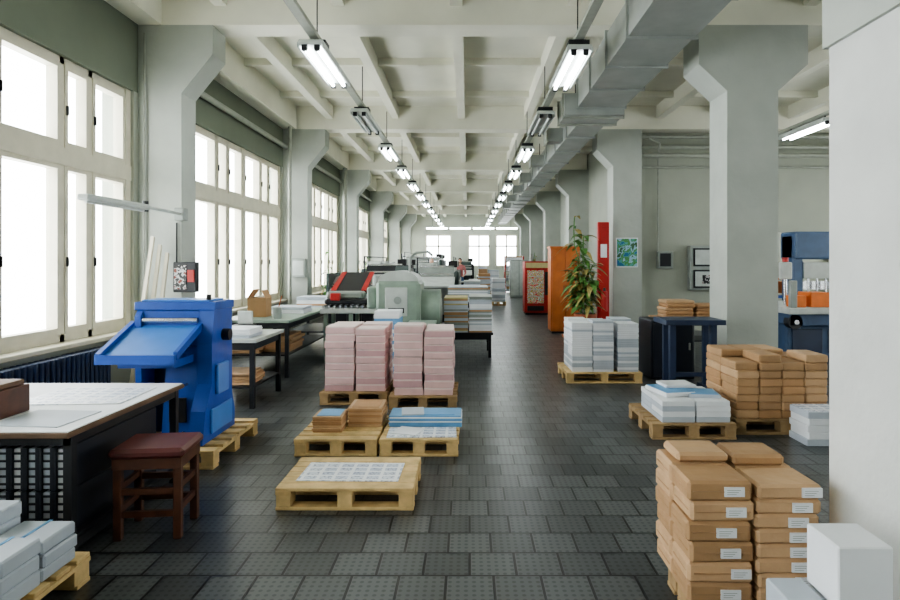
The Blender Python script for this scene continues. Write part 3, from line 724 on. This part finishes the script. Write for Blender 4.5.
# ---------------- people
skinM=mat('skin',C(205,160,135),.5,var=.04)
hairD=mat('hair_dark',C(45,32,26),.6); hairL=mat('hair_grey',C(165,158,150),.6)
def person(x,y,rz,shirt,pants,hair):
    par=bpy.data.objects.new('person',None); bpy.context.scene.collection.objects.link(par); par.location=(x,y,0); par.rotation_euler=(0,0,rz)
    V=[];E=[];Rr=[]
    def v(p,r,frm=None):
        V.append(p); Rr.append(r)
        if frm is not None: E.append((frm,len(V)-1))
        return len(V)-1
    pel=v((0,0,.95),(.15,.11)); wa=v((0,-.02,1.08),(.135,.1),pel); ch=v((0,-.06,1.3),(.165,.115),wa); nb=v((0,-.1,1.44),(.075,.07),ch); nk=v((0,-.13,1.53),(.05,.05),nb)
    for s in(-1,1):
        sh=v((s*.19,-.08,1.4),(.06,.06),nb); el=v((s*.25,-.16,1.13),(.045,.045),sh); wr=v((s*.17,-.38,1.02),(.03,.03),el); pm=v((s*.15,-.45,1.0),(.035,.016),wr)
        hp=v((s*.1,0,.88),(.09,.09),pel); kn=v((s*.11,-.02,.48),(.06,.06),hp); an=v((s*.11,.02,.09),(.04,.04),kn); v((s*.12,-.14,.04),(.04,.032),an)
    me=bpy.data.meshes.new('body'); me.from_pydata(V,E,[]); ob=bpy.data.objects.new('body',me); bpy.context.scene.collection.objects.link(ob)
    md=ob.modifiers.new('s','SKIN')
    for i,sv in enumerate(me.skin_vertices[0].data): sv.radius=Rr[i]; sv.use_root=(i==0)
    ob.modifiers.new('ss','SUBSURF').levels=2
    dg=bpy.context.evaluated_depsgraph_get(); nm=bpy.data.meshes.new_from_object(ob.evaluated_get(dg))
    ob.modifiers.clear(); ob.data=nm
    nm.materials.clear()
    for m in(shirt,pants,skinM,blackM): nm.materials.append(m)
    for f in nm.polygons:
        c=f.center; f.use_smooth=True
        if c.z<.12: f.material_index=3
        elif c.z<.98 and c.y>-.3: f.material_index=1
        elif (c.y<-.36) or c.z>1.49: f.material_index=2
        else: f.material_index=0
    ob.parent=par
    h=O('head'); cz=1.64; cy=-.16
    h.ball((0,cy,cz),.075,.095,.115,skinM,18,14); h.ball((0,cy+.018,cz+.03),.084,.095,.105,hair,18,12)
    h.prism([(cy-.09,cz+.02),(cy-.118,cz-.025),(cy-.09,cz-.03)],'X',-.012,.012,skinM)
    for s in(-1,1): h.ball((s*.03,cy-.086,cz+.01),.012,.008,.008,paper,8,6); h.ball((s*.03,cy-.093,cz+.01),.006,.004,.006,blackM,8,6); h.ball((s*.077,cy,cz-.01),.012,.02,.03,skinM,8,6)
    h.box(-.025,.025,cy-.093,cy-.08,cz-.062,cz-.054,seatM)
    hd=h.done(); hd.parent=par
    for s in(-1,1):
        f=O('hand_fingers_'+('l' if s<0 else 'r'))
        for k,l in enumerate((.065,.075,.07,.055)):
            bx=s*.15-.027+k*.018
            f.tube([(bx,-.45,1.0),(bx,-.45-l*.55,.995),(bx,-.45-l,.975)],.008,skinM,8)
        f.tube([(s*.15-s*.03,-.42,1.0),(s*.15-s*.055,-.45,.99),(s*.15-s*.055,-.475,.98)],.009,skinM,8)
        q=f.done(); q.parent=par
whiteS=mat('shirt_white',C(215,218,225),.8); tealS=mat('smock_blue',C(60,90,130),.8); pantD=mat('trousers_dark',C(40,42,52),.85); pinkS=mat('shirt_rose',C(180,110,110),.8)
person(-1.5,23.6,.5,whiteS,pantD,hairL)
person(-.35,26.0,0.0,pinkS,tealS,hairD)
# ---------------- lights
w=bpy.data.worlds.new('overcast_sky'); bpy.context.scene.world=w; w.use_nodes=True
bg=w.node_tree.nodes['Background']; bg.inputs[0].default_value=(1,.985,.975,1); bg.inputs[1].default_value=6.6
def portal(loc,rot,sx,sy):
    l=bpy.data.lights.new('window_portal','AREA'); l.shape='RECTANGLE'; l.size=sx; l.size_y=sy; l.cycles.is_portal=True
    ob=bpy.data.objects.new('window_portal',l); ob.location=loc; ob.rotation_euler=rot; bpy.context.scene.collection.objects.link(ob)
for a,b_ in wins: portal((XL-.42,(a+b_)/2,(WB+WT)/2),(0,-math.pi/2,0),WT-WB,b_-a)
for a,b_ in rw_added: portal((XR+.42,(a+b_)/2,(WB+WT)/2),(0,math.pi/2,0),WT-WB,b_-a)
for a,b_ in fw: portal(((a+b_)/2,YE+.32,2.42),(-math.pi/2,0,0),b_-a,2.35)
# ---------------- camera
cd=bpy.data.cameras.new('camera'); cam=bpy.data.objects.new('camera',cd); bpy.context.scene.collection.objects.link(cam)
cam.location=(0,0,1.6); cam.rotation_euler=(math.pi/2,0,0); cd.lens=24; cd.sensor_width=36; cd.sensor_fit='HORIZONTAL'
cd.shift_x=-18/900; cd.shift_y=-38/900; cd.clip_start=.05; cd.clip_end=200
bpy.context.scene.camera=cam
bpy.context.scene.view_settings.view_transform='AgX'
bpy.context.scene.view_settings.look='AgX - Medium High Contrast'
bpy.context.scene.view_settings.exposure=1.05
